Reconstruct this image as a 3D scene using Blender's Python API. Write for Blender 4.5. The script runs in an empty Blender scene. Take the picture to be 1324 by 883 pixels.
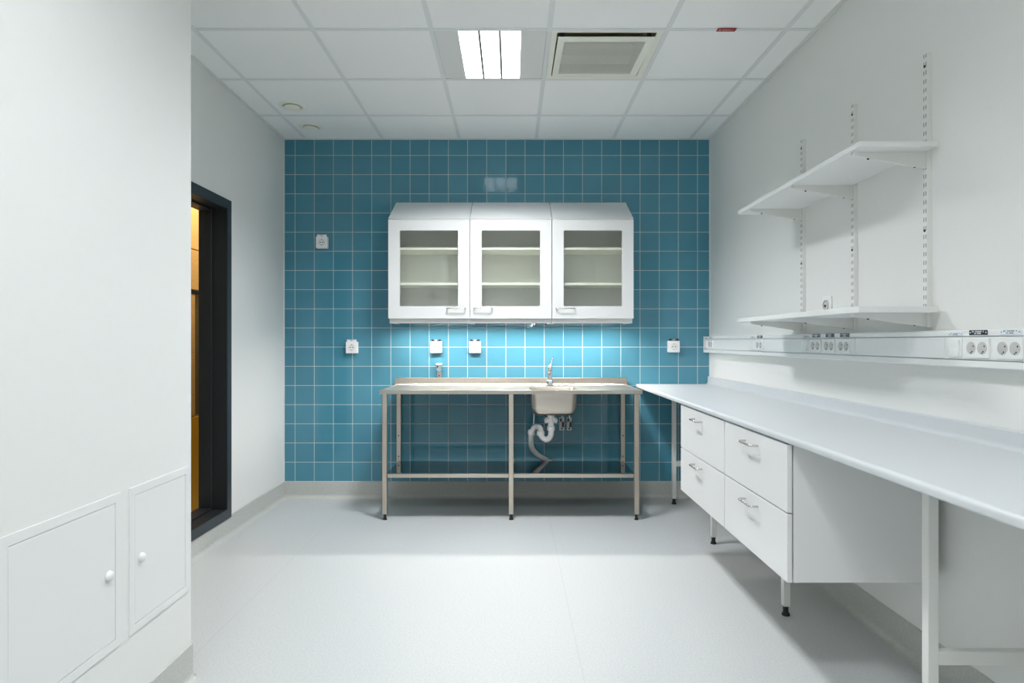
import bpy, bmesh, math, random
from mathutils import Vector, Matrix
random.seed(4)
PI = math.pi
SC = bpy.context.scene
COL = SC.collection

# ------------------------------------------------------------------ camera numbers
F = 803.0            # focal length in pixels of the 1324 px wide frame
CX, CY, CH = 662.0, 441.5, 1.225


def P(px, py, Y):
    """world point seen at pixel px,py at distance Y (used only to place things)"""
    return Vector(((px - CX) * Y / F, Y, CH - (py - CY) * Y / F))


# room dimensions (metres)
YB = 4.861           # tiled wall
XR = 1.550           # right wall
XL = -1.786          # left wall of the alcove
XP = -1.166          # face of the projecting wall on the left
YP = 2.256           # where it ends
YR = -2.4            # wall behind the camera
ZC = 2.807           # ceiling

# ------------------------------------------------------------------ materials


def lin(c):
    out = []
    for v in c:
        v /= 255.0
        out.append(v / 12.92 if v <= 0.04045 else ((v + 0.055) / 1.055) ** 2.4)
    return (*out, 1.0)


class N:
    """tiny node helper"""

    def __init__(s, mat):
        mat.use_nodes = True
        s.nt = mat.node_tree
        s.nt.nodes.clear()
        s.out = s.nt.nodes.new('ShaderNodeOutputMaterial')

    def new(s, t, **kw):
        n = s.nt.nodes.new(t)
        for k, v in kw.items():
            setattr(n, k, v)
        return n

    def link(s, a, b):
        s.nt.links.new(a, b)

    def math(s, op, a, b=None, c=None):
        n = s.new('ShaderNodeMath', operation=op)
        for i, v in enumerate((a, b, c)):
            if v is None:
                continue
            if isinstance(v, (int, float)):
                n.inputs[i].default_value = v
            else:
                s.link(v, n.inputs[i])
        return n.outputs[0]

    def mix(s, fac, a, b):
        n = s.new('ShaderNodeMix', data_type='RGBA')
        for i, v in ((0, fac), (6, a), (7, b)):
            if isinstance(v, (int, float, tuple)):
                n.inputs[i].default_value = v
            else:
                s.link(v, n.inputs[i])
        return n.outputs[2]

    def xyz(s, kind='Object'):
        tc = s.new('ShaderNodeTexCoord')
        sp = s.new('ShaderNodeSeparateXYZ')
        s.link(tc.outputs[kind], sp.inputs[0])
        return tc.outputs[kind], sp.outputs[0], sp.outputs[1], sp.outputs[2]


def plain(name, rgb, rough=0.5, metal=0.0, spec=0.5, noise=0.0, nscale=40.0, bump=0.0, bscale=200.0, stretch=None, coat=0.0):
    m = bpy.data.materials.new(name)
    g = N(m)
    b = g.new('ShaderNodeBsdfPrincipled')
    b.inputs['Roughness'].default_value = rough
    b.inputs['Metallic'].default_value = metal
    b.inputs['Specular IOR Level'].default_value = spec
    b.inputs['Coat Weight'].default_value = coat
    col = lin(rgb)
    co, x, y, z = g.xyz()
    vec = co
    if stretch:
        mp = g.new('ShaderNodeMapping')
        mp.inputs['Scale'].default_value = stretch
        g.link(co, mp.inputs[0])
        vec = mp.outputs[0]
    nt = g.new('ShaderNodeTexNoise')
    nt.inputs['Scale'].default_value = nscale
    nt.inputs['Detail'].default_value = 3
    g.link(vec, nt.inputs['Vector'])
    lo = tuple(c * (1 - noise) for c in col[:3]) + (1,)
    hi = tuple(min(1, c * (1 + noise)) for c in col[:3]) + (1,)
    g.link(g.mix(nt.outputs[0], lo, hi), b.inputs['Base Color'])
    if bump:
        n2 = g.new('ShaderNodeTexNoise')
        n2.inputs['Scale'].default_value = bscale
        n2.inputs['Detail'].default_value = 2
        g.link(vec, n2.inputs['Vector'])
        bp = g.new('ShaderNodeBump')
        bp.inputs['Strength'].default_value = bump
        bp.inputs['Distance'].default_value = 0.002
        g.link(n2.outputs[0], bp.inputs['Height'])
        g.link(bp.outputs[0], b.inputs['Normal'])
    g.link(b.outputs[0], g.out.inputs[0])
    return m


def emitter(name, rgb, strength):
    m = bpy.data.materials.new(name)
    g = N(m)
    e = g.new('ShaderNodeEmission')
    e.inputs[0].default_value = (*rgb, 1)
    e.inputs[1].default_value = strength
    g.link(e.outputs[0], g.out.inputs[0])
    return m


def tile_material():
    m = bpy.data.materials.new('blue_tile')
    g = N(m)
    b = g.new('ShaderNodeBsdfPrincipled')
    co, x, y, z = g.xyz()
    u = g.math('DIVIDE', g.math('ADD', x, 1.698 + 3.0), 0.15)
    v = g.math('DIVIDE', g.math('ADD', z, -0.131 + 3.0), 0.15)
    fu = g.math('ABSOLUTE', g.math('SUBTRACT', g.math('FRACT', u), 0.5))
    fv = g.math('ABSOLUTE', g.math('SUBTRACT', g.math('FRACT', v), 0.5))
    edge = g.math('MAXIMUM', fu, fv)
    mr = g.new('ShaderNodeMapRange', interpolation_type='SMOOTHSTEP')
    mr.inputs[1].default_value = 0.4845
    mr.inputs[2].default_value = 0.4905
    g.link(edge, mr.inputs[0])
    grout = mr.outputs[0]
    cell = g.new('ShaderNodeCombineXYZ')
    g.link(g.math('FLOOR', u), cell.inputs[0])
    g.link(g.math('FLOOR', v), cell.inputs[1])
    wn = g.new('ShaderNodeTexWhiteNoise', noise_dimensions='3D')
    g.link(cell.outputs[0], wn.inputs['Vector'])
    nz = g.new('ShaderNodeTexNoise')
    nz.inputs['Scale'].default_value = 9
    nz.inputs['Detail'].default_value = 4
    g.link(co, nz.inputs['Vector'])
    t = g.math('ADD', g.math('MULTIPLY', wn.outputs[0], 0.5), g.math('MULTIPLY', nz.outputs[0], 0.5))
    tile = g.mix(t, lin(TILE_A), lin(TILE_B))
    g.link(g.mix(grout, tile, lin((188, 204, 205))), b.inputs['Base Color'])
    g.link(g.math('ADD', 0.06, g.math('MULTIPLY', grout, 0.6)), b.inputs['Roughness'])
    b.inputs['Specular IOR Level'].default_value = 0.5
    # every tile sits a hair out of plane, the glaze is faintly wavy
    geo = g.new('ShaderNodeNewGeometry')
    sub = g.new('ShaderNodeVectorMath', operation='SUBTRACT')
    g.link(wn.outputs['Color'], sub.inputs[0])
    sub.inputs[1].default_value = (0.5, 0.5, 0.5)
    sc = g.new('ShaderNodeVectorMath', operation='SCALE')
    g.link(sub.outputs[0], sc.inputs[0])
    sc.inputs['Scale'].default_value = 0.004
    ad = g.new('ShaderNodeVectorMath', operation='ADD')
    g.link(geo.outputs['Normal'], ad.inputs[0])
    g.link(sc.outputs[0], ad.inputs[1])
    nm = g.new('ShaderNodeVectorMath', operation='NORMALIZE')
    g.link(ad.outputs[0], nm.inputs[0])
    bp = g.new('ShaderNodeBump', invert=True)
    bp.inputs['Strength'].default_value = 0.5
    bp.inputs['Distance'].default_value = 0.001
    g.link(grout, bp.inputs['Height'])
    g.link(nm.outputs[0], bp.inputs['Normal'])
    g.link(bp.outputs[0], b.inputs['Normal'])
    g.link(b.outputs[0], g.out.inputs[0])
    return m


def floor_material(name, seams=True, ca=(181, 184, 184), cb=(192, 195, 194)):
    m = bpy.data.materials.new(name)
    g = N(m)
    b = g.new('ShaderNodeBsdfPrincipled')
    co, x, y, z = g.xyz()
    n1 = g.new('ShaderNodeTexNoise')
    n1.inputs['Scale'].default_value = 130
    n1.inputs['Detail'].default_value = 2
    g.link(co, n1.inputs['Vector'])
    mr = g.new('ShaderNodeMapRange')
    mr.inputs[1].default_value = 0.35
    mr.inputs[2].default_value = 0.65
    g.link(n1.outputs[0], mr.inputs[0])
    col = g.mix(mr.outputs[0], lin(ca), lin(cb))
    if seams:
        for xs in (0.26, -1.24):
            d = g.math('ABSOLUTE', g.math('SUBTRACT', x, xs))
            s = g.math('LESS_THAN', d, 0.0016)
            col = g.mix(g.math('MULTIPLY', s, 0.32), col, lin((150, 152, 150)))
    g.link(col, b.inputs['Base Color'])
    b.inputs['Roughness'].default_value = 0.42
    b.inputs['Specular IOR Level'].default_value = 0.4
    g.link(b.outputs[0], g.out.inputs[0])
    return m


def perforated_material():
    m = bpy.data.materials.new('perforated_plate')
    g = N(m)
    b = g.new('ShaderNodeBsdfPrincipled')
    b.inputs['Base Color'].default_value = lin((228, 228, 216))
    b.inputs['Roughness'].default_value = 0.5
    tr = g.new('ShaderNodeBsdfTransparent')
    co, x, y, z = g.xyz()
    p = 0.0105
    v = g.math('DIVIDE', y, p)
    row = g.math('FLOOR', v)
    off = g.math('MULTIPLY', g.math('MODULO', g.math('ABSOLUTE', row), 2.0), 0.5)
    u = g.math('ADD', g.math('DIVIDE', x, p), off)
    du = g.math('SUBTRACT', g.math('FRACT', u), 0.5)
    dv = g.math('SUBTRACT', g.math('FRACT', v), 0.5)
    r = g.math('ADD', g.math('MULTIPLY', du, du), g.math('MULTIPLY', dv, dv))
    hole = g.math('LESS_THAN', r, 0.125)
    mx = g.new('ShaderNodeMixShader')
    g.link(hole, mx.inputs[0])
    g.link(b.outputs[0], mx.inputs[1])
    g.link(tr.outputs[0], mx.inputs[2])
    g.link(mx.outputs[0], g.out.inputs[0])
    return m


def slotted_material():
    """white steel upright with rows of paired slots (object coordinates: z up from the foot, y across)"""
    m = bpy.data.materials.new('slotted_white_steel')
    g = N(m)
    b = g.new('ShaderNodeBsdfPrincipled')
    co, x, y, z = g.xyz()
    geo = g.new('ShaderNodeNewGeometry')
    sp = g.new('ShaderNodeSeparateXYZ')
    g.link(geo.outputs['Normal'], sp.inputs[0])
    front = g.math('LESS_THAN', sp.outputs[0], -0.9)
    fz = g.math('ABSOLUTE', g.math('SUBTRACT', g.math('FRACT', g.math('DIVIDE', z, 0.032)), 0.5))
    inz = g.math('LESS_THAN', fz, 0.24)
    iny = g.math('LESS_THAN', g.math('ABSOLUTE', g.math('SUBTRACT', g.math('ABSOLUTE', y), 0.0055)), 0.0019)
    slot = g.math('MULTIPLY', g.math('MULTIPLY', inz, iny), front)
    g.link(g.mix(slot, lin((226, 227, 224)), lin((84, 88, 87))), b.inputs['Base Color'])
    b.inputs['Roughness'].default_value = 0.45
    g.link(b.outputs[0], g.out.inputs[0])
    return m


def glass_material():
    m = bpy.data.materials.new('cabinet_glass')
    g = N(m)
    tr = g.new('ShaderNodeBsdfTransparent')
    tr.inputs[0].default_value = (0.97, 0.98, 0.955, 1)
    gl = g.new('ShaderNodeBsdfGlossy')
    gl.inputs['Roughness'].default_value = 0.02
    fr = g.new('ShaderNodeFresnel')
    geo = g.new('ShaderNodeNewGeometry')
    ior = g.math('ADD', 1.5, g.math('MULTIPLY', geo.outputs['Backfacing'], 1 / 1.5 - 1.5))
    g.link(ior, fr.inputs[0])
    mx = g.new('ShaderNodeMixShader')
    g.link(fr.outputs[0], mx.inputs[0])
    g.link(tr.outputs[0], mx.inputs[1])
    g.link(gl.outputs[0], mx.inputs[2])
    g.link(mx.outputs[0], g.out.inputs[0])
    return m


TILE_A, TILE_B = (67, 127, 147), (79, 141, 161)
M = {}
M['wall'] = plain('white_wall_paint', (227, 228, 225), 0.75, spec=0.25, noise=0.01, bump=0.06, bscale=350)
M['tile'] = tile_material()
M['floor'] = floor_material('grey_vinyl_floor')
M['skirt'] = floor_material('grey_vinyl_skirting', False, (180, 182, 177), (192, 194, 189))
M['ceil'] = plain('ceiling_board', (245, 245, 243), 0.9, spec=0.1, noise=0.02, nscale=220, bump=0.05, bscale=500)
M['grid'] = plain('ceiling_grid_paint', (226, 228, 227), 0.6)
M['trim'] = plain('white_trim', (222, 223, 220), 0.5)
M['cab'] = plain('white_cabinet_laminate', (223, 224, 223), 0.38, noise=0.005)
M['cab_in'] = plain('cabinet_interior', (238, 238, 230), 0.6)
M['white'] = plain('white_plastic', (232, 233, 232), 0.35)
M['panel'] = plain('white_panel_paint', (227, 228, 226), 0.5)
M['pipe'] = plain('white_plumbing_plastic', (240, 240, 238), 0.4)
M['leg'] = plain('light_grey_powder_coat', (218, 219, 215), 0.45)
M['bench'] = plain('pale_grey_laminate', (199, 203, 205), 0.4, noise=0.012, nscale=300)
M['steel'] = plain('brushed_steel', (196, 188, 178), 0.3, metal=1.0, noise=0.05, nscale=30, bump=0.05, bscale=60, stretch=(0.3, 6, 6))
M['steel_leg'] = plain('brushed_steel_tube', (200, 190, 177), 0.36, metal=1.0, noise=0.05, nscale=30, stretch=(6, 6, 0.3))
M['steel_shelf'] = plain('polished_steel_sheet', (150, 152, 152), 0.07, metal=1.0, noise=0.03, nscale=12)
M['chrome'] = plain('chrome', (225, 226, 228), 0.08, metal=1.0)
M['nickel'] = plain('satin_nickel', (200, 196, 190), 0.25, metal=1.0)
M['black'] = plain('black_plastic', (20, 20, 21), 0.45)
M['label_black'] = plain('black_label_plastic', (28, 32, 34), 0.4)
M['label_white'] = plain('white_label_plastic', (222, 230, 236), 0.4)
M['ink'] = plain('grey_ink', (120, 128, 134), 0.6)
M['hole'] = plain('dark_hole', (24, 24, 24), 0.8)
M['recess'] = plain('socket_recess', (192, 191, 187), 0.45)
M['frame'] = plain('anthracite_steel', (46, 54, 59), 0.4, noise=0.06, nscale=20)
M['reveal'] = plain('dark_reveal_steel', (30, 35, 38), 0.45, noise=0.06, nscale=20)  # the frame steel in a darker tone, for the reveal and stops
M['ivory'] = plain('ivory_painted_metal', (240, 239, 226), 0.45)
M['dark_duct'] = plain('dark_duct', (172, 168, 146), 0.8)
M['filter'] = plain('filter_cloth', (190, 188, 172), 0.9)
M['red'] = plain('red_label_plastic', (150, 34, 40), 0.4)
M['blue_plastic'] = plain('blue_plastic', (70, 130, 160), 0.35)
M['wood'] = plain('pine_plywood', (214, 172, 104), 0.5, noise=0.18, nscale=6, stretch=(2, 2, 14))
M['mustard'] = plain('mustard_paint', (222, 168, 30), 0.45)
M['olive'] = plain('olive_panel', (104, 92, 58), 0.5)
M['louvre'] = plain('louvre_aluminium', (112, 116, 118), 0.5)
M['perf'] = perforated_material()
M['slots'] = slotted_material()
M['glass'] = glass_material()
LAMP = (0.945, 0.966, 1.0)
M['lamp'] = emitter('ceiling_lamp', LAMP, 2.2)
M['lamp_bar'] = emitter('bench_lamp', (1.0, 0.93, 0.89), 105.0)

# ------------------------------------------------------------------ mesh builder


class MB:
    def __init__(s):
        s.bm = bmesh.new()
        s.round = False

    def _merge(s, b2, mat=None):
        if mat is not None:
            bmesh.ops.transform(b2, matrix=mat, verts=b2.verts)
        me = bpy.data.meshes.new('tmp')
        b2.to_mesh(me)
        b2.free()
        s.bm.from_mesh(me)
        bpy.data.meshes.remove(me)

    def box(s, x0, x1, y0, y1, z0, z1, bev=0.0, seg=2):
        b = bmesh.new()
        bmesh.ops.create_cube(b, size=1.0)
        for v in b.verts:
            v.co = Vector(((x0 + x1) / 2 + v.co.x * abs(x1 - x0), (y0 + y1) / 2 + v.co.y * abs(y1 - y0), (z0 + z1) / 2 + v.co.z * abs(z1 - z0)))
        if bev:
            bmesh.ops.bevel(b, geom=list(b.edges), offset=bev, segments=seg, affect='EDGES', profile=0.5)
        s._merge(b)
        return s

    def cyl(s, p0, p1, r0, r1=None, seg=20):
        p0, p1 = Vector(p0), Vector(p1)
        s.round = True
        r1 = r0 if r1 is None else r1
        d = p1 - p0
        b = bmesh.new()
        bmesh.ops.create_cone(b, cap_ends=True, segments=seg, radius1=r0, radius2=r1, depth=d.length)
        q = d.to_track_quat('Z', 'Y').to_matrix().to_4x4()
        s._merge(b, Matrix.Translation((p0 + p1) / 2) @ q)
        return s

    def lathe(s, prof, origin, axis=(0, 0, 1), seg=32):
        """prof: list of (radius, height); closed at the ends when radius is 0"""
        s.round = True
        b = bmesh.new()
        rings = []
        for r, h in prof:
            if r < 1e-6:
                rings.append([b.verts.new((0, 0, h))])
            else:
                rings.append([b.verts.new((r * math.cos(2 * PI * i / seg), r * math.sin(2 * PI * i / seg), h)) for i in range(seg)])
        for a, c in zip(rings, rings[1:]):
            for i in range(seg):
                j = (i + 1) % seg
                if len(a) == 1 and len(c) > 1:
                    b.faces.new((a[0], c[i], c[j]))
                elif len(c) == 1 and len(a) > 1:
                    b.faces.new((a[i], a[j], c[0]))
                elif len(a) > 1:
                    b.faces.new((a[i], a[j], c[j], c[i]))
        bmesh.ops.recalc_face_normals(b, faces=b.faces)
        q = Vector(axis).to_track_quat('Z', 'Y').to_matrix().to_4x4()
        s._merge(b, Matrix.Translation(Vector(origin)) @ q)
        return s

    def tube(s, pts, r, seg=14, cap=True):
        """round tube along points; r may be a list"""
        pts = [Vector(p) for p in pts]
        s.round = True
        n = len(pts)
        rr = r if isinstance(r, (list, tuple)) else [r] * n
        b = bmesh.new()
        tang = []
        for i in range(n):
            t = pts[min(i + 1, n - 1)] - pts[max(i - 1, 0)]
            tang.append(t.normalized())
        up = Vector((0, 0, 1)) if abs(tang[0].z) < 0.9 else Vector((0, 1, 0))
        nrm = (up - tang[0] * up.dot(tang[0])).normalized()
        rings = []
        for i in range(n):
            nrm = (nrm - tang[i] * nrm.dot(tang[i])).normalized()
            bi = tang[i].cross(nrm)
            rings.append([b.verts.new(pts[i] + (nrm * math.cos(2 * PI * k / seg) + bi * math.sin(2 * PI * k / seg)) * rr[i]) for k in range(seg)])
        for a, c in zip(rings, rings[1:]):
            for k in range(seg):
                j = (k + 1) % seg
                b.faces.new((a[k], a[j], c[j], c[k]))
        if cap:
            b.faces.new(rings[0][::-1])
            b.faces.new(rings[-1])
        bmesh.ops.recalc_face_normals(b, faces=b.faces)
        s._merge(b)
        return s

    def prism(s, poly, axis, a0, a1):
        """extrude a 2-D polygon: axis 'y' -> poly is (x,z); 'x' -> (y,z); 'z' -> (x,y)"""
        def mk(p, a):
            return {'y': (p[0], a, p[1]), 'x': (a, p[0], p[1]), 'z': (p[0], p[1], a)}[axis]
        b = bmesh.new()
        v0 = [b.verts.new(mk(p, a0)) for p in poly]
        v1 = [b.verts.new(mk(p, a1)) for p in poly]
        n = len(poly)
        b.faces.new(v0)
        b.faces.new(v1[::-1])
        for i in range(n):
            j = (i + 1) % n
            b.faces.new((v0[i], v1[i], v1[j], v0[j]))
        bmesh.ops.recalc_face_normals(b, faces=b.faces)
        s._merge(b)
        return s

    def plate_with_hole(s, outer, inner, axis, a0, a1):
        """flat plate between two closed outlines, given thickness"""
        def mk(p, a):
            return Vector({'y': (p[0], a, p[1]), 'x': (a, p[0], p[1]), 'z': (p[0], p[1], a)}[axis])
        b = bmesh.new()
        edges = []
        for poly in (outer, inner):
            vs = [b.verts.new(mk(p, a0)) for p in poly]
            for i in range(len(vs)):
                edges.append(b.edges.new((vs[i], vs[(i + 1) % len(vs)])))
        bmesh.ops.triangle_fill(b, use_beauty=True, edges=edges)
        fs = list(b.faces)
        ret = bmesh.ops.extrude_face_region(b, geom=fs)
        d = mk((0, 0), a1) - mk((0, 0), a0)
        for v in [g for g in ret['geom'] if isinstance(g, bmesh.types.BMVert)]:
            v.co += d
        bmesh.ops.recalc_face_normals(b, faces=b.faces)
        s._merge(b)
        return s

    def build(s, name, mat, parent=None, smooth=None):
        me = bpy.data.meshes.new(name)
        org = Vector((0, 0, 0))
        q = parent
        while q is not None:
            org += q.location
            q = q.parent
        for v in s.bm.verts:
            v.co -= org
        s.bm.to_mesh(me)
        s.bm.free()
        me.materials.append(mat)
        o = bpy.data.objects.new(name, me)
        COL.objects.link(o)
        if parent is not None:
            o.parent = parent
        if smooth is None:
            smooth = 42 if s.round else 20
        if smooth:
            me.shade_smooth()
            me.set_sharp_from_angle(angle=math.radians(smooth))
        return o


def rrect(x0, x1, y0, y1, r, seg=6):
    pts = []
    for cx, cy, a in ((x1 - r, y1 - r, 0), (x0 + r, y1 - r, PI / 2), (x0 + r, y0 + r, PI), (x1 - r, y0 + r, 1.5 * PI)):
        for k in range(seg + 1):
            t = a + PI / 2 * k / seg
            pts.append((cx + r * math.cos(t), cy + r * math.sin(t)))
    return pts


def arc(c, r, a0, a1, n, plane):
    """points of an arc; plane gives two unit axes"""
    u, v = Vector(plane[0]), Vector(plane[1])
    return [Vector(c) + (u * math.cos(a0 + (a1 - a0) * k / n) + v * math.sin(a0 + (a1 - a0) * k / n)) * r for k in range(n + 1)]


def smooth_path(pts, per=8):
    pts = [Vector(p) for p in pts]
    out = []
    for i in range(len(pts) - 1):
        p0, p1, p2, p3 = pts[max(i - 1, 0)], pts[i], pts[i + 1], pts[min(i + 2, len(pts) - 1)]
        for k in range(per):
            t = k / per
            out.append(0.5 * ((2 * p1) + (p2 - p0) * t + (2 * p0 - 5 * p1 + 4 * p2 - p3) * t * t + (3 * p1 - p0 - 3 * p2 + p3) * t ** 3))
    out.append(pts[-1])
    return out


def thing(name, loc, label, cat, group=None):
    o = bpy.data.objects.new(name, None)
    o.empty_display_size = 0.05
    COL.objects.link(o)
    o.location = loc
    return tag(o, label, cat, group)


def tag(o, label, cat, group=None):
    o['label'] = label
    o['category'] = cat
    if group:
        o['group'] = group
    return o


def struct(o):
    o['kind'] = 'structure'
    return o


def dup(root, loc, label, group=None):
    """copy of a thing, its parts and their sub-parts"""
    def rec(o, par):
        c = o.copy()
        COL.objects.link(c)
        if par is not None:
            c.parent = par
        for ch in list(o.children):
            rec(ch, c)
        return c
    r = rec(root, None)
    r.location = loc
    r['label'] = label
    if group:
        r['group'] = group
    return r


# ================================================================== SETTING
W = 0.16   # thickness of outer walls


def cove(poly_axis, wall, side, a0, a1, name):
    """coved vinyl skirting: extruded profile against a wall"""
    t, h, r = 0.005, 0.131, 0.028
    prof = [(0, 0), (0, h), (t * 0.4, h), (t, h - 0.004)]
    for k in range(9):
        a = PI + (PI / 2) * k / 8
        prof.append((t + r + r * math.cos(a), 0.0015 + r + r * math.sin(a)))
    prof.append((t + r + 0.004, 0))
    poly = [(wall + side * d, z) for d, z in prof]
    return struct(MB().prism(poly, poly_axis, a0, a1).build(name, M['skirt']))


struct(MB().box(XL - 0.02, XR + 0.02, YR - 0.02, YB + 0.02, -0.1, 0).build('floor', M['floor']))
struct(MB().box(XL - 0.3, XR + W, YB, YB + W, -0.1, 3.0).build('wall_back', M['tile']))
struct(MB().box(XR, XR + W, YR - W, YB, -0.1, 3.0).build('wall_right', M['wall']))
struct(MB().box(XL - 0.25, XP, YR - W, YP, -0.1, 3.0).build('wall_front_left', M['wall']))
struct(MB().box(XP, XR, YR - W, YR, -0.1, 3.0).build('wall_rear', M['wall']))

# left wall of the alcove with the framed opening
OY0, OY1, OZ0, OZ1 = 3.05, 3.872, 0.174, 2.055
WX = XL - 0.155
mb = MB()
mb.box(WX, XL, YP, OY0 - 0.002, -0.1, 3.0)
mb.box(WX, XL, OY1 + 0.002, YB, -0.1, 3.0)
mb.box(WX, XL, OY0 - 0.002, OY1 + 0.002, OZ1 + 0.002, 3.0)
mb.box(WX, XL, OY0 - 0.002, OY1 + 0.002, -0.1, OZ0 - 0.002)
struct(mb.build('wall_left', M['wall']))

win = thing('window_1', (XL, (OY0 + OY1) / 2, OZ0), 'tall dark grey steel framed opening in the left wall', 'window')
del win['category'], win['label']
struct(win)
fr = MB()
fw = 0.057
for (y0, y1, z0, z1) in ((OY0 - fw, OY0, OZ0 - fw, OZ1 + fw), (OY1, OY1 + fw, OZ0 - fw, OZ1 + fw), (OY0, OY1, OZ1, OZ1 + fw), (OY0, OY1, OZ0 - fw, OZ0)):
    fr.box(XL - 0.001, XL + 0.012, y0, y1, z0, z1)
fr.build('face_frame', M['frame'], win)
jb = MB()
t = 0.004
for (y0, y1, z0, z1) in ((OY0, OY0 + t, OZ0, OZ1), (OY1 - t, OY1, OZ0, OZ1), (OY0, OY1, OZ1 - t, OZ1), (OY0, OY1, OZ0, OZ0 + t)):
    jb.box(WX, XL + 0.010, y0, y1, z0, z1)
jb.build('reveal_lining', M['reveal'], win)
st = MB()
s2 = 0.016
for (y0, y1, z0, z1) in ((OY0 + t, OY0 + s2, OZ0 + t, OZ1 - t), (OY1 - s2, OY1 - t, OZ0 + t, OZ1 - t), (OY0 + s2, OY1 - s2, OZ1 - s2, OZ1 - t), (OY0 + s2, OY1 - s2, OZ0 + t, OZ0 + s2)):
    st.box(WX - 0.006, XL - 0.080, y0, y1, z0, z1, 0.0025, 1)
st.build('rebate_stop', M['reveal'], win)
for zz in (0.245, 0.60, 0.98, 1.18 + 0.19, 1.53 + 0.19, 1.90):
    MB().cyl((XL - 0.118, OY1 - s2 + 0.001, zz), (XL - 0.118, OY1 - s2 - 0.003, zz), 0.007, seg=12).build('screw', M['black'], win)
for zz in (0.72, 1.50):
    MB().cyl((XL - 0.045, OY1 - t + 0.001, zz), (XL - 0.045, OY1 - t - 0.003, zz), 0.006, seg=12).build('screw', M['black'], win)

# skirtings
cove('x', YB, -1, XL + 0.004, XR - 0.004, 'baseboard_back')
cove('y', XL, 1, YP + 0.03, YB - 0.004, 'baseboard_left')
cove('y', XR, -1, YR + 0.004, YB - 0.004, 'baseboard_right')
cove('y', XP, 1, YR + 0.004, YP, 'baseboard_front_left')
cove('x', YP, 1, XL + 0.004, XP + 0.005, 'baseboard_partition_end')

# ceiling boards and the T-bar grid
gx = [-1.61 + 0.6 * k for k in range(6)]
gy = [4.346 - 0.6 * k for k in range(12)]
xs = [XL] + gx + [XR]
ys = sorted([YB] + [y for y in gy if y > YR + 0.1] + [YR])
LIGHT_CELL = (-0.41, 3.146)
REAR_LIGHTS = [(-0.41, 0.746), (-1.01, -1.654)]
VENT_CELL = (0.19, 3.146)


def is_cell(x0, y0, c):
    return abs(x0 - c[0]) < 0.02 and abs(y0 - c[1]) < 0.02


cb = MB()
for i in range(len(xs) - 1):
    for j in range(len(ys) - 1):
        x0, x1, y0, y1 = xs[i], xs[i + 1], ys[j], ys[j + 1]
        if y0 < YP - 0.1 and x0 < XP:
            x0 = XP
            if x1 <= XP + 0.005:
                continue
        if any(is_cell(x0, y0, c) for c in [LIGHT_CELL, VENT_CELL] + REAR_LIGHTS):
            continue
        cb.box(x0, x1, y0, y1, ZC, ZC + 0.02)
ceil = struct(cb.build('ceiling', M['ceil'], smooth=0))
gb = MB()
zb = ZC - 0.0035
for x in gx:
    gb.box(x - 0.012, x + 0.012, (YR if x > XP else YP), YB - 0.002, zb, ZC + 0.01)
for y in ys[1:-1]:
    xa = XL if y > YP else XP
    gb.box(xa, XR - 0.002, y - 0.012, y + 0.012, zb + 0.0004, ZC + 0.01)
gb.build('ceiling_grid', M['grid'], ceil, smooth=0)
tr = MB()
tr.box(XL, XR, YB - 0.024, YB - 0.0005, zb - 0.001, ZC + 0.004)
struct(tr.build('trim_1', M['trim'], smooth=0))
struct(MB().box(XR - 0.024, XR - 0.0005, YR, YB - 0.024, zb - 0.001, ZC + 0.004).build('trim_2', M['trim'], smooth=0))
struct(MB().box(XL + 0.0005, XL + 0.024, YP, YB - 0.024, zb - 0.001, ZC + 0.004).build('trim_3', M['trim'], smooth=0))
struct(MB().box(XR - 0.007, XR, YB - 0.006, YB, 0.131, ZC - 0.005).build('trim_4', M['trim'], smooth=0))
struct(MB().box(XL, XL + 0.007, YB - 0.006, YB, 0.131, ZC - 0.005).build('trim_5', M['trim'], smooth=0))

# the space beyond the opening on the left
struct(MB().box(-3.5, WX - 0.001, 1.2, 8.0, -0.1, 0.0).build('floor_corridor', M['floor']))
struct(MB().box(-3.62, -3.5, 1.2, 8.0, -0.1, 3.0).build('wall_corridor', M['wall']))
struct(MB().box(-3.5, WX - 0.1, 1.1, 1.2, -0.1, 3.0).build('wall_corridor_near', M['wall']))
struct(MB().box(-3.5, WX, 8.0, 8.1, -0.1, 3.0).build('wall_corridor_far', M['wall']))
struct(MB().box(WX - 0.1, WX, YB + W + 0.001, 8.0, -0.1, 3.0).build('wall_corridor_right', M['wall']))
struct(MB().box(-3.6, WX - 0.001, 1.1, 8.1, ZC + 0.05, ZC + 0.15).build('ceiling_corridor', M['ceil']))

cup = thing('storage_cupboard', (-2.5, 4.6, 0), 'tall wooden cupboard with mustard yellow lower door seen through the dark steel opening', 'cupboard')
MB().box(-2.75, -2.322, 3.7, 5.5, 0.0, 2.5).build('carcass', M['wood'], cup)
MB().box(-2.322, -2.30, 3.70, 5.5, 0.004, 0.678, 0.002).build('lower_door', M['mustard'], cup)
MB().box(-2.322, -2.30, 3.70, 4.508, 0.690, 1.565, 0.002).build('side_door', M['wood'], cup)
MB().box(-2.322, -2.309, 4.513, 5.5, 0.690, 1.565, 0.002).build('recessed_panel', M['olive'], cup)
MB().box(-2.322, -2.298, 3.70, 5.5, 1.570, 1.594).build('divider', M['black'], cup)
MB().box(-2.322, -2.30, 3.70, 5.5, 1.600, 1.886, 0.002).build('upper_panel', M['wood'], cup)
MB().box(-2.322, -2.30, 3.70, 5.5, 1.894, 2.49, 0.002).build('top_panel', M['wood'], cup)

# ================================================================== CEILING FITTINGS


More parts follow.
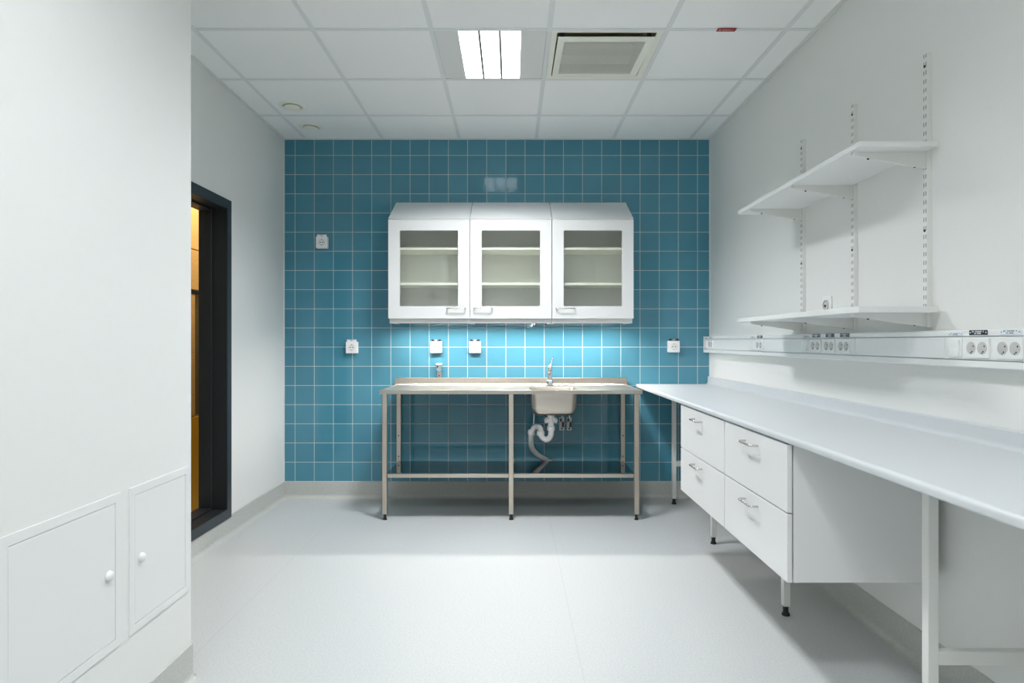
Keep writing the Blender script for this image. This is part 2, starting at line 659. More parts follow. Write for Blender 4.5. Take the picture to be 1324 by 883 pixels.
def luminaire(x0, y0, label, group):
    t = thing('recessed_ceiling_light', (x0 + 0.3, y0 + 0.3, ZC), label, 'ceiling light', group)
    a, b = x0 + 0.013, x0 + 0.587
    c, d = y0 + 0.013, y0 + 0.587
    u0, u1 = x0 + 0.135, x0 + 0.455
    v0, v1 = y0 + 0.018, y0 + 0.582
    MB().plate_with_hole([(a, c), (b, c), (b, d), (a, d)], [(u0, v0), (u1, v0), (u1, v1), (u0, v1)], 'z', ZC, ZC + 0.004).build('panel', M['trim'], t, 0)
    h = MB()
    h.plate_with_hole([(u0 - 0.003, v0 - 0.003), (u1 + 0.003, v0 - 0.003), (u1 + 0.003, v1 + 0.003), (u0 - 0.003, v1 + 0.003)],
                      [(u0, v0), (u1, v0), (u1, v1), (u0, v1)], 'z', ZC + 0.004, ZC + 0.062)
    h.box(u0 - 0.003, u1 + 0.003, v0 - 0.003, v1 + 0.003, ZC + 0.060, ZC + 0.068)
    h.build('housing', M['trim'], t, 0)
    w = (u1 - u0) / 3
    for k in (1, 2):
        MB().box(u0 + k * w - 0.006, u0 + k * w + 0.006, v0, v1, ZC - 0.004, ZC + 0.034).build('divider', M['louvre'], t, 0)
    for k in range(3):
        MB().box(u0 + k * w + 0.004, u0 + (k + 1) * w - 0.004, v0 + 0.002, v1 - 0.002, ZC + 0.034, ZC + 0.040).build('diffuser', M['lamp'], t, 0)
        MB().prism([(v0 + 0.001, ZC + 0.004), (v0 + 0.03, ZC + 0.034), (v0 + 0.001, ZC + 0.034)], 'x', u0 + k * w + 0.004, u0 + (k + 1) * w - 0.004).build('end_reflector', M['trim'], t, 0)
    l = bpy.data.lights.new('luminaire_lamp', 'AREA')
    l.shape = 'RECTANGLE'
    l.size, l.size_y = u1 - u0 - 0.02, v1 - v0 - 0.02
    l.energy = LAMP_W
    l.color = LAMP
    l.spread = math.radians(LAMP_SPREAD)
    lo = bpy.data.objects.new('luminaire_lamp', l)
    lo.location = (0, 0, 0.033)
    lo.parent = t
    COL.objects.link(lo)
    return t


LAMP_W, LAMP_SPREAD = 35.5, 138
luminaire(*LIGHT_CELL, 'square recessed ceiling light with three bright strips beside the square vent', None)
LAMP_W, LAMP_SPREAD = 27.5, 175
luminaire(*REAR_LIGHTS[0], 'recessed ceiling light with three strips above the camera', None)
LAMP_W = 24.0  # next fitting is added out of view, to light the room from behind
luminaire(*REAR_LIGHTS[1], 'added unseen ceiling light with three strips near the rear wall', None)

x0, y0 = VENT_CELL
vt = thing('ceiling_vent', (x0 + 0.3, y0 + 0.3, ZC), 'square cream ceiling vent with perforated drop-down grille', 'ceiling vent')
A = [(x0 + 0.013, y0 + 0.013), (x0 + 0.587, y0 + 0.013), (x0 + 0.587, y0 + 0.587), (x0 + 0.013, y0 + 0.587)]
B = [(x0 + 0.042, y0 + 0.030), (x0 + 0.552, y0 + 0.030), (x0 + 0.552, y0 + 0.552), (x0 + 0.042, y0 + 0.552)]
MB().plate_with_hole(A, B, 'z', ZC - 0.003, ZC + 0.004).build('frame', M['ivory'], vt, 0)
du = MB()
du.plate_with_hole([(p[0] + (0.004 if p[0] > x0 + 0.3 else -0.004), p[1] + (0.004 if p[1] > y0 + 0.3 else -0.004)) for p in B], B, 'z', ZC + 0.004, ZC + 0.20)
du.box(x0 + 0.038, x0 + 0.556, y0 + 0.026, y0 + 0.556, ZC + 0.20, ZC + 0.21)
du.build('duct_box', M['dark_duct'], vt, 0)
MB().box(x0 + 0.09, x0 + 0.50, y0 + 0.40, y0 + 0.52, ZC + 0.05, ZC + 0.12, 0.01).build('deflector', M['filter'], vt)
# the grille hangs open a little at its near edge: build flat, then tilt about the far edge
gp = MB()
gx0, gx1, gy0, gy1 = x0 + 0.048, x0 + 0.546, y0 + 0.042, y0 + 0.546
gp.plate_with_hole([(gx0, gy0), (gx1, gy0), (gx1, gy1), (gx0, gy1)], [(gx0 + 0.034, gy0 + 0.04), (gx1 - 0.040, gy0 + 0.04), (gx1 - 0.040, gy1 - 0.03), (gx0 + 0.034, gy1 - 0.03)], 'z', ZC - 0.004, ZC + 0.004)
R = Matrix.Translation((0, gy1, ZC)) @ Matrix.Rotation(math.radians(2.4), 4, 'X') @ Matrix.Translation((0, -gy1, -ZC))
bmesh.ops.transform(gp.bm, matrix=R, verts=gp.bm.verts)
grille = gp.build('grille_frame', M['ivory'], vt, 0)
pp = MB().box(gx0 + 0.03, gx1 - 0.036, gy0 + 0.036, gy1 - 0.026, ZC - 0.0005, ZC + 0.0005)
bmesh.ops.transform(pp.bm, matrix=R, verts=pp.bm.verts)
pp.build('perforated_plate', M['perf'], grille, 0)
for xx in (gx0 + 0.02, gx1 - 0.03):
    MB().box(xx - 0.011, xx + 0.011, gy0 - 0.002, gy0 + 0.012, ZC - 0.012, ZC + 0.03).build('catch', M['black'], vt, 0)


def air_valve(x, y, label):
    t = thing('air_valve', (x, y, ZC), label, 'air valve', 'round air valves in the ceiling')
    MB().lathe([(0.052, 0.012), (0.058, -0.004), (0.066, -0.008), (0.080, -0.006), (0.087, -0.0005), (0.087, 0.0), (0.052, 0.0)], (x, y, ZC), seg=48).build('ring', M['ivory'], t)
    MB().lathe([(0, -0.020), (0.03, -0.0195), (0.049, -0.016), (0.053, -0.010), (0.047, -0.004), (0, -0.003)], (x, y, ZC), seg=48).build('disc', M['ivory'], t)
    MB().cyl((x, y, ZC - 0.003), (x, y, ZC - 0.0005), 0.05, seg=32).build('throat', M['dark_duct'], t)
    return t


air_valve(-1.478, 4.172, 'round ivory air valve in the ceiling, the one nearer the camera')
air_valve(-1.484, 4.578, 'round ivory air valve in the ceiling next to the tiled wall')

rl = thing('red_label', (1.085, 3.146, zb), 'small red label strip stuck on a ceiling grid bar', 'label')
MB().box(1.038, 1.133, 3.128, 3.160, zb - 0.002, zb, 0.0005).build('plate', M['red'], rl, 0)
MB().cyl((1.053, 3.144, zb - 0.0015), (1.053, 3.144, zb - 0.003), 0.004, seg=12).build('rivet', M['label_white'], rl)
tx = MB()
for k in range(9):
    tx.box(1.066 + 0.0065 * k, 1.070 + 0.0065 * k, 3.138, 3.150, zb - 0.0024, zb - 0.0015)
tx.build('lettering', plain('pink_ink', (205, 140, 130), 0.6), rl, 0)

# ================================================================== ACCESS PANELS ON THE LEFT


def access_panel(y0, y1, z0, z1, knob_y, knob_z, label):
    t = thing('access_panel', (XP, (y0 + y1) / 2, z0), label, 'access panel', 'white access panels in the left wall')
    m = 0.025
    f = MB().plate_with_hole([(y0 - m, z0 - m), (y1 + m, z0 - m), (y1 + m, z1 + m), (y0 - m, z1 + m)], [(y0, z0), (y1, z0), (y1, z1), (y0, z1)], 'x', XP, XP + 0.0036)
    f.build('frame', M['panel'], t, 0)
    d = MB().box(XP + 0.0004, XP + 0.0030, y0 + 0.0016, y1 - 0.0016, z0 + 0.0016, z1 - 0.0024, 0.0008, 1).build('door', M['panel'], t, 0)
    MB().lathe([(0.0, 0.012), (0.008, 0.0115), (0.0125, 0.008), (0.0145, 0.003), (0.015, 0.0)], (XP + 0.0036, knob_y, knob_z), (1, 0, 0), 28).build('lock_knob', M['panel'], d)
    return t


access_panel(1.4316, 1.8215, 0.351, 0.752, 1.79, 0.549, 'larger square white access panel at the lower left of the photo, knob on its right')
access_panel(1.9147, 2.2125, 0.353, 0.752, 1.9466, 0.549, 'smaller narrow white access panel by the wall corner, knob on its left')

# ================================================================== STAINLESS SINK TABLE
TX0, TX1, TY0, TY1, TZ = -0.907, 0.893, 4.246, 4.840, 0.892
tb = thing('sink_table', ((TX0 + TX1) / 2, (TY0 + TY1) / 2, 0), 'long stainless steel sink table with undershelf against the blue tiles', 'sink table')
SX0, SX1, SY0, SY1 = 0.128, 0.466, 4.33, 4.66
mb = MB()
mb.plate_with_hole([(TX0 + 0.003, TY0 + 0.003), (TX1 - 0.003, TY0 + 0.003), (TX1 - 0.003, TY1 - 0.003), (TX0 + 0.003, TY1 - 0.003)], rrect(SX0, SX1, SY0, SY1, 0.05), 'z', TZ - 0.006, TZ - 0.0255)
# raised bead round the edge
mb.box(TX0, TX1, TY0, TY0 + 0.014, TZ - 0.027, TZ, 0.002)
mb.box(TX0 + 0.0005, TX0 + 0.014, TY0 + 0.012, TY1 - 0.001, TZ - 0.0268, TZ - 0.0005, 0.002)
mb.box(TX1 - 0.014, TX1 - 0.0005, TY0 + 0.012, TY1 - 0.001, TZ - 0.027, TZ, 0.002)
mb.build('worktop', M['steel'], tb)
MB().prism([(TY1, TZ - 0.02), (TY1, TZ + 0.048), (TY1 - 0.003, TZ + 0.052), (TY1 - 0.02, TZ + 0.052), (TY1 - 0.023, TZ + 0.049), (TY1 - 0.026, TZ + 0.006), (TY1 - 0.034, TZ - 0.004), (TY1 - 0.034, TZ - 0.02)], 'x', TX0, TX1).build('upstand', M['steel'], tb)


def basin():
    """pressed bowl, open on top, with wall thickness"""
    levels = [(0.0, 0.0), (0.004, -0.010), (0.007, -0.06), (0.012, -0.130), (0.020, -0.158), (0.034, -0.174), (0.052, -0.180)]
    b = bmesh.new()

    def ring(ins, z, r):
        return [b.verts.new((p[0], p[1], z)) for p in rrect(SX0 + ins, SX1 - ins, SY0 + ins, SY1 - ins, r, 6)]
    inner = [ring(i - 0.0, TZ - 0.006 + dz, max(0.02, 0.05 - i * 0.3)) for i, dz in levels]
    outer = [ring(i - 0.003, TZ - 0.006 + dz - (0.003 if k > 4 else 0), max(0.02, 0.053 - i * 0.3)) for k, (i, dz) in enumerate(levels)]
    for rs in (inner, outer):
        for a, c in zip(rs, rs[1:]):
            n = len(a)
            for i in range(n):
                b.faces.new((a[i], a[(i + 1) % n], c[(i + 1) % n], c[i]))
        b.faces.new(rs[-1])
    n = len(inner[0])
    for i in range(n):
        b.faces.new((inner[0][i], inner[0][(i + 1) % n], outer[0][(i + 1) % n], outer[0][i]))
    bmesh.ops.recalc_face_normals(b, faces=b.faces)
    m = MB()
    m._merge(b)
    return m


bowl = basin().build('sink_bowl', M['steel'], tb, 40)
MB().lathe([(0, 0.0), (0.014, 0.0005), (0.03, 0.002), (0.036, 0.0035), (0.038, 0.0)], ((SX0 + SX1) / 2, (SY0 + SY1) / 2, TZ - 0.186)).build('drain_strainer', M['chrome'], bowl)


def foot(x, y, ztop, parent, r=0.011):
    return MB().lathe([(0, ztop), (r * 0.95, ztop), (r * 0.85, ztop * 0.5), (r * 0.9, ztop * 0.3), (r * 1.25, ztop * 0.18), (r * 1.3, 0.0), (0, 0.0)], (x, y, 0), seg=20).build('foot', M['black'], parent)


LW = 0.032
for k, x in enumerate((-0.8895, -0.022, 0.8395)):
    for y in (4.255, 4.786):
        l = MB().box(x, x + LW, y, y + LW, 0.040 if y < 4.5 else 0.285, TZ - 0.027, 0.002).build('leg', M['steel_leg'], tb)
        if y < 4.5:
            foot(x + LW / 2, y + LW / 2, 0.042, l)
        if y > 4.5:
            for zz in (0.845, 0.50, 0.34):
                MB().cyl((x + LW / 2, y + 0.001, zz), (x + LW / 2, y - 0.002, zz), 0.005, seg=12).build('screw', M['hole'], l)
# undershelf: a tray with a deep front lip
sx0, sx1 = -0.8895 + LW, 0.8395
sh = MB()
sh.box(sx0 - 0.018, sx1 + 0.018, 4.288, 4.785, 0.300, 0.304)
shelf = sh.build('undershelf', M['steel_shelf'], tb)
lip = MB()
lip.box(sx0 + 0.002, -0.022 - 0.001, 4.262, 4.290, 0.290, 0.3165, 0.0015)
lip.box(-0.022 + LW + 0.001, sx1 - 0.002, 4.262, 4.290, 0.290, 0.3165, 0.0015)
lip.build('front_lip', M['steel'], shelf)
for x in (-0.022 + LW, sx1 - 0.008):
    MB().box(x, x + 0.008, 4.772, 4.784, 0.304, 0.318, 0.001).build('bracket', M['steel_leg'], tb)

# mixer tap
fx, fy = 0.2865, 4.722
tp = thing('mixer_tap', (fx, fy, TZ - 0.006), 'small chrome mixer tap standing behind the sink bowl', 'tap')
z0 = TZ - 0.006
MB().lathe([(0, 0), (0.030, 0), (0.030, 0.006), (0.026, 0.010), (0.026, 0.038), (0.023, 0.044), (0.019, 0.047), (0, 0.047)], (fx, fy, z0)).build('base', M['chrome'], tp)
MB().lathe([(0.019, 0.046), (0.021, 0.052), (0.019, 0.064), (0.0185, 0.070), (0.0180, 0.120), (0.021, 0.124), (0.022, 0.150), (0.018, 0.158), (0, 0.160)], (fx, fy, z0)).build('body', M['chrome'], tp)
sp = smooth_path([(fx, fy - 0.01, z0 + 0.112), (fx - 0.002, fy - 0.06, z0 + 0.135), (fx - 0.005, fy - 0.12, z0 + 0.158), (fx - 0.006, fy - 0.155, z0 + 0.160), (fx - 0.006, fy - 0.168, z0 + 0.148), (fx - 0.006, fy - 0.170, z0 + 0.130)], 6)
spo = MB().tube(sp, 0.0125, 16).build('spout', M['chrome'], tp)
MB().cyl((fx - 0.006, fy - 0.170, z0 + 0.134), (fx - 0.006, fy - 0.170, z0 + 0.118), 0.0145, seg=20).build('aerator', M['nickel'], spo)
MB().tube(smooth_path([(fx + 0.002, fy, z0 + 0.158), (fx + 0.010, fy - 0.004, z0 + 0.172), (fx + 0.014, fy - 0.02, z0 + 0.196), (fx + 0.017, fy - 0.045, z0 + 0.214)], 6), [0.009 - 0.004 * k / 18 for k in range(19)], 12).build('lever', M['chrome'], tp)

# wall valve on the tiles
vx = -0.5685
wv = thing('wall_outlet_valve', (vx, YB, 0.946), 'small chrome valve with a blue band on the tiles above the steel upstand', 'valve')
MB().box(vx - 0.018, vx + 0.018, YB - 0.006, YB, 0.946, 0.992, 0.002).build('back_plate', M['steel'], wv)
MB().box(vx - 0.019, vx + 0.019, YB - 0.040, YB - 0.001, 0.994, 1.046, 0.004).build('body', M['chrome'], wv)
MB().box(vx - 0.022, vx + 0.022, YB - 0.046, YB - 0.001, 1.044, 1.054, 0.003).build('cap', M['white'], wv)
MB().box(vx - 0.0195, vx + 0.0195, YB - 0.042, YB - 0.002, 1.000, 1.009, 0.002).build('band', M['blue_plastic'], wv)
MB().cyl((vx - 0.009, YB - 0.038, 1.028), (vx - 0.009, YB - 0.043, 1.028), 0.007, seg=16).build('knob', M['black'], wv)
MB().cyl((vx, YB - 0.005, 0.958), (vx, YB - 0.008, 0.958), 0.005, seg=12).build('screw', M['hole'], wv)

# drain: waste fitting, trap and hose
DY = (SY0 + SY1) / 2
dx = (712.3 - CX) * DY / F
dr = thing('sink_drain', (dx, DY, 0.3), 'white plastic trap and drain hose under the steel sink', 'drain pipe')
zt = TZ - 0.190
MB().lathe([(0, zt), (0.030, zt), (0.030, zt - 0.010), (0.023, zt - 0.014), (0.023, zt - 0.040), (0.021, zt - 0.07), (0.021, zt - 0.10), (0, zt - 0.10)], (dx, DY, 0)).build('waste_fitting', M['pipe'], dr)
for sgn in (-1, 1):
    MB().tube([(dx + sgn * 0.010, DY, zt - 0.036), (dx + sgn * 0.026, DY, zt - 0.040), (dx + sgn * 0.038, DY, zt - 0.054), (dx + sgn * 0.046, DY, zt - 0.056)], [0.018, 0.020, 0.018, 0.013], 14).build('side_inlet', M['pipe'], dr)


def q(px, py, Y):
    return P(670 + px / 10.39, 525 + py / 10.39, Y)


trap = [q(440, 250, DY), q(441, 300, DY), q(442, 360, DY), q(425, 420, DY), q(375, 450, DY), q(325, 425, DY), q(303, 375, DY), q(300, 330, DY + .01), q(292, 292, DY + .02), q(262, 274, DY + .04), q(222, 285, DY + .06), q(190, 330, DY + .08)]
MB().tube(smooth_path(trap, 7), 0.0205, 18).build('trap', M['pipe'], dr)
for c, d in ((q(441, 298, DY), Vector((0, 0, 1))), (q(302, 366, DY), Vector((0.1, 0, 1))), (q(178, 350, DY + .09), Vector((0.12, -0.1, 1)))):
    d.normalize()
    MB().lathe([(0.020, -0.017), (0.0275, -0.016), (0.0280, 0.0), (0.0275, 0.014), (0.0235, 0.018), (0.020, 0.018)], c, d, 24).build('collar', M['pipe'], dr)
hose = [q(180, 335, DY + .085), q(172, 400, DY + .10), q(171, 470, DY + .13), q(185, 560, DY + .18), q(235, 630, DY + .23), q(320, 690, DY + .28), q(400, 735, 4.833), q(450, 762, 4.838), q(475, 800, 4.838), q(480, 860, 4.838)]
hp = smooth_path(hose, 10)
MB().tube(hp, [0.0200 + (0.0007 if k % 2 else 0) for k in range(len(hp))], 18).build('hose', M['pipe'], dr)
MB().tube(smooth_path([q(212, 85, DY + .05), q(213, 150, DY + .06), q(206, 240, DY + .08)], 5), 0.005, 10).build('overflow_tube', M['pipe'], dr)


# two shut-off valves on the tiles below the sink
def shutoff(x, label):
    t = thing('shutoff_valve', (x, YB, 0.53), label, 'valve', 'shut-off valves under the sink')
    MB().box(x - 0.020, x + 0.020, YB - 0.006, YB, 0.530, 0.632, 0.002).build('back_plate', M['white'], t)
    MB().cyl((x, YB - 0.004, 0.592), (x, YB - 0.045, 0.592), 0.011, seg=18).build('valve_body', M['chrome'], t)
    MB().box(x - 0.004, x + 0.014, YB - 0.052, YB - 0.044, 0.560, 0.602, 0.003).build('lever', M['black'], t)
    MB().box(x - 0.015, x - 0.001, YB - 0.040, YB - 0.020, 0.602, 0.626, 0.003).build('valve_nut', M['black'], t)
    MB().tube(smooth_path([(x, YB - 0.03, 0.60), (x - 0.002, YB - 0.032, 0.66), (x - 0.01, YB - 0.05, 0.74), (x - 0.03, YB - 0.09, 0.84), (x - 0.045, YB - 0.11, 0.862)], 6), 0.0048, 10).build('supply_tube', M['chrome'], t)
    MB().cyl((x, YB - 0.005, 0.544), (x, YB - 0.008, 0.544), 0.007, seg=14).build('screw', M['hole'], t)
    return t


s1 = shutoff(0.3895, 'small white shut-off valve plate on the tiles, the one next to the drain pipe')
dup(s1, (0.4475, YB, 0.53), 'small white shut-off valve plate on the tiles, the one further from the drain pipe')

# ================================================================== WALL CABINETS
CF = 4.544     # door front
CZ0, CZ1, CZT = 1.393, 2.122, 2.292


def bow_handle(parent, x0, x1, y, z, depth, mat, dirn='y', r=0.0042):
    """D shaped pull: x0..x1 are the two feet; dirn is the axis it stands out along (towards minus)"""
    pts = []
    n = 6
    rr = 0.014
    base = [(x0, 0), (x0, depth - rr)]
    base += [(x0 + rr - rr * math.cos(PI / 2 * k / n), depth - rr + rr * math.sin(PI / 2 * k / n)) for k in range(1, n + 1)]
    base += [(x1 - rr + rr * math.sin(PI / 2 * k / n), depth - rr + rr * math.cos(PI / 2 * k / n)) for k in range(0, n + 1)]
    base += [(x1, 0)]
    for a, d in base:
        pts.append((a, y - d, z) if dirn == 'y' else (y - d, a, z))
    return MB().tube(pts, r, 10).build('handle', mat, parent)


def wall_cabinet(k, hx0, hx1, label):
    x0 = -0.908 + 0.6 * k
    x1 = x0 + 0.6
    e = 0.0026
    cx0, cx1 = x0 + (0.008 if k == 0 else e * 0.4), x1 - (0.008 if k == 2 else e * 0.4)
    t = thing('wall_cabinet', ((x0 + x1) / 2, YB, CZ0), label, 'wall cabinet', 'white glazed wall cabinets')
    cf = CF + 0.022
    c = MB()
    for a in (cx0, cx1 - 0.018):      # sides with slanted top
        c.prism([(cf, CZ0 - 0.034), (YB - 0.001, CZ0 - 0.034), (YB - 0.001, CZT), (cf, CZ1 - 0.004)], 'x', a, a + 0.018)
    c.box(cx0 + 0.018, cx1 - 0.018, YB - 0.012, YB - 0.001, CZ0, CZT - 0.02)       # back
    c.box(cx0 + 0.018, cx1 - 0.018, cf, YB - 0.012, CZ0 - 0.004, CZ0 + 0.014)       # bottom
    c.box(cx0 + 0.018, cx1 - 0.018, cf, cf + 0.016, CZ0 - 0.034, CZ0 - 0.004)       # light rail
    c.build('carcass', M['cab'], t, 0)
    tx0, tx1 = x0 + e, x1 - e
    MB().prism([(CF, CZ1), (YB - 0.001, CZT + 0.003), (YB - 0.001, CZT + 0.021), (CF, CZ1 + 0.003)], 'x', tx0, tx1).build('slanted_top', M['cab'], t, 0)
    for zz in (1.640, 1.900):
        MB().box(cx0 + 0.018, cx1 - 0.018, CF + 0.035, YB - 0.012, zz, zz + 0.018, 0.001, 1).build('shelf', M['cab_in'], t, 0)
    dz0, dz1 = CZ0, CZ1 - 0.003
    door = MB().plate_with_hole([(x0 + e, dz0), (x1 - e, dz0), (x1 - e, dz1), (x0 + e, dz1)], rrect(x0 + 0.0865, x1 - 0.0865, 1.4836, 2.0377, 0.009, 5), 'y', CF, CF + 0.020).build('door', M['cab'], t, 0)
    MB().box(x0 + 0.080, x1 - 0.080, CF + 0.0205, CF + 0.0245, 1.476, 2.045).build('glass_pane', M['glass'], door, 0)
    bow_handle(door, hx0, hx1, CF, 1.4655, 0.030, M['nickel'])
    return t


wall_cabinet(0, -0.474, -0.340, 'white glazed wall cabinet with a slanted top, leftmost, handle at its right corner')
wall_cabinet(1, -0.278, -0.143, 'white glazed wall cabinet with a slanted top, middle of the row')
wall_cabinet(2, 0.323, 0.458, 'white glazed wall cabinet with a slanted top, rightmost, above the tap')


def bench_lamp(x0, x1, label, knob=None):
    t = thing('under_cabinet_light', ((x0 + x1) / 2, 4.62, CZ0 - 0.004), label, 'under-cabinet light', 'slim lights under the wall cabinets')
    MB().box(x0, x1, 4.592, 4.634, CZ0 - 0.010, CZ0 - 0.0045).build('housing', M['white'], t, 0)
    MB().plate_with_hole([(x0, 4.592), (x1, 4.592), (x1, 4.634), (x0, 4.634)], [(x0 + 0.011, 4.595), (x1 - 0.011, 4.595), (x1 - 0.011, 4.631), (x0 + 0.011, 4.631)], 'z', CZ0 - 0.029, CZ0 - 0.010).build('rim', M['white'], t, 0)
    MB().box(x0 + 0.012, x1 - 0.012, 4.596, 4.630, CZ0 - 0.024, CZ0 - 0.012).build('diffuser', M['lamp_bar'], t)
    if knob:
        MB().lathe([(0, -0.020), (0.008, -0.019), (0.010, -0.012), (0.010, 0.0), (0, 0.0)], (knob, 4.586, CZ0 - 0.030), seg=20).build('switch_knob', M['white'], t)
    return t


bench_lamp(-0.865, -0.325, 'short slim lit lamp under the leftmost wall cabinet')
bench_lamp(-0.280, 0.865, 'long slim lit lamp under the middle and right wall cabinets', 0.158)

# ================================================================== SOCKETS ON THE TILES


def text_rows(x0, x1, z0, z1, y, rows, n):
    m = MB()
    h = (z1 - z0) / (rows * 1.6)
    for r in range(rows):
        zz = z1 - (r + 0.3) * (z1 - z0) / rows - h * 0.5
        inset = 0.0 if r == 0 else (x1 - x0) * 0.18
        a = x0 + inset
        w = (x1 - x0 - 2 * inset) / n
        for k in range(n):
            if (k * 7 + r * 3) % 5 == 2:
                continue
            m.box(a + k * w, a + (k + 0.7) * w, y - 0.0003, y + 0.0003, zz, zz + h)
    return m


def tile_socket(px, py, tagm, inkm, label, s=0.090):
    c = P(px, py, YB)
    x, z = c.x, c.z
    t = thing('wall_socket', (x, YB, z), label, 'wall socket', 'white sockets on the blue tiles')
    d = 0.038
    h = s / 2
    cov = MB().box(x - h, x + h, YB - d, YB, z - h, z + h, 0.004).build('cover', M['white'], t)
    MB().lathe([(0.0235, 0.0), (0.022, 0.002), (0.0205, -0.003), (0, -0.003)], (x, YB - d - 0.0012, z), (0, -1, 0), 32).build('socket_insert', M['recess'], cov)
    for a in (-0.0095, 0.0095):  # the two dark pin holes
        MB().cyl((x + a, YB - d - 0.003, z), (x + a, YB - d + 0.002, z), 0.0042, seg=14).build('socket_dot', M['hole'], cov)
    for a in (-0.020, 0.020):
        MB().box(x - 0.003, x + 0.003, YB - d - 0.0038, YB - d, z + a - 0.003, z + a + 0.003).build('earth_clip', M['nickel'], cov)
    lb = MB().box(x - 0.037, x + 0.037, YB - d + 0.004, YB - d + 0.010, z + h - 0.004, z + h + 0.017, 0.001).build('label', tagm, t)
    text_rows(x - 0.018, x + 0.018, z + h + 0.001, z + h + 0.015, YB - d + 0.0038, 2, 8).build('lettering', inkm, lb, 0)
    return t


tile_socket(417.7, 314.3, M['label_white'], M['ink'], 'white socket high on the tiles, left of the wall cabinets')
tile_socket(456.1, 449.2, M['label_white'], M['ink'], 'white socket with a pale label on the tiles, left of the steel table')
tile_socket(564.6, 448.8, M['label_black'], M['label_white'], 'white socket with a black label directly above the small chrome wall valve')
tile_socket(614.4, 448.8, M['label_black'], M['label_white'], 'white socket with a black label under the middle wall cabinet')
tile_socket(869.9, 448.1, M['label_black'], M['label_white'], 'white socket with a black label on the tiles near the right corner')

# ================================================================== TRUNKING ON THE RIGHT WALL
TF = 1.498     # front plane
Z0, ZG0, ZG1, Z1 = 1.139, 1.163, 1.243, 1.263
tk = thing('cable_trunking', (XR, 2.8, Z0), 'long white cable trunking along the right wall above the worktop', 'cable trunking')
g = 0.0032
prof = [(XR - 0.0005, Z0), (TF + 0.004, Z0), (TF, Z0 + 0.004), (TF, ZG0), (TF + 0.012, ZG0), (TF + 0.012, ZG1), (TF, ZG1), (TF, Z1 - 0.004), (TF + 0.004, Z1), (XR - 0.0005, Z1)]
MB().prism(prof, 'y', 0.9, YB - 0.008).build('body', M['white'], tk, 0)
MB().box(TF - 0.001, XR - 0.0005, YB - 0.008, YB - 0.0035, Z0 - 0.001, Z1 + 0.001, 0.001).build('end_cap', M['white'], tk, 0)
SOCK = [('A', 4.675), ('B', 3.752), ('C', 3.056), ('C', 2.925), ('C', 2.795), ('D', 1.994), ('D', 1.865)]
edges = [YB - 0.012, 4.855 - 0.26, 3.93, 3.68, 3.215, 2.715, 2.15, 1.79, 0.9]
for k in range(0, 8):
    a, b = edges[k + 1], edges[k]
    MB().box(TF + 0.0002, TF + 0.013, a + 0.0008, b - 0.0008, ZG0 + g, ZG1 - g, 0.0008, 1).build('lid', M['white'], tk, 0)


def trunk_label(y, w, base, ink, parent, z0=1.246, h=0.0155):
    l = MB().box(TF - 0.002, TF, y - w / 2, y + w / 2, z0, z0 + h, 0.0006, 1).build('label', base, parent, 0)
    m = MB()
    n = 11
    for r in range(2):
        ww = w * (0.66 if r == 0 else 0.4)
        for k in range(n):
            if (k * 5 + r * 2) % 7 == 3:
                continue
            a = y + ww / 2 - ww * k / n
            zz = z0 + h * (0.55 if r == 0 else 0.16)
            m.box(TF - 0.0023, TF - 0.001, a - ww / n * 0.7, a, zz, zz + h * 0.27)
    m.build('lettering', ink, l, 0)
    for sg in (-1, 1):
        MB().cyl((TF - 0.0024, y + sg * w * 0.43, z0 + h / 2), (TF - 0.001, y + sg * w * 0.43, z0 + h / 2), 0.0022, seg=10).build('rivet', M['label_white'] if base is M['label_black'] else M['ink'], l)
    return l


def double_socket(y, dark, label):
    zc = (ZG0 + ZG1) / 2 + 0.001
    t = thing('double_socket', (TF, y, zc), label, 'double socket', 'double sockets in the cable trunking')
    MB().box(TF - 0.007, TF + 0.0002, y - 0.050, y + 0.050, zc - 0.032, zc + 0.032, 0.002).build('cover', M['white'], t)
    for s in (-1, 1):
        yc = y + s * 0.0235
        ins = MB().lathe([(0.0205, -0.001), (0.0200, 0.0004), (0.0190, 0.0006), (0, 0.0002)], (TF - 0.0072, yc, zc), (-1, 0, 0), 32).build('socket_insert', M['recess'], t)
        for a, b in ((-0.0105, 0.006), (-0.0055, -0.0115)):  # small dark dots, off centre towards the near side and the bottom
            MB().cyl((TF - 0.0081, yc + a, zc + b), (TF - 0.005, yc + a, zc + b), 0.0026, seg=12).build('socket_dot', M['hole'], ins)
        MB().box(TF - 0.0083, TF - 0.006, yc - 0.003, yc + 0.003, zc - 0.018, zc - 0.014).build('earth_clip', M['nickel'], ins, 0)
    trunk_label(y, 0.078, M['label_black'] if dark else M['label_white'], M['label_white'] if dark else M['ink'], t)
    return t


double_socket(4.675, False, 'white double socket in the trunking beside the tiled corner')
double_socket(3.752, True, 'white double socket with a black label, alone in the trunking left of the shelves')
double_socket(3.056, True, 'white double socket with a black label beneath the lower shelf, left of three')
double_socket(2.925, True, 'white double socket with a black label beneath the lower shelf, middle of three')
double_socket(2.795, True, 'white double socket with a black label beneath the lower shelf, right of three')
double_socket(1.994, True, 'white double socket with a black label beside the nearest trunking switch')
double_socket(1.865, False, 'white double socket with a pale label at the right edge of the photo')


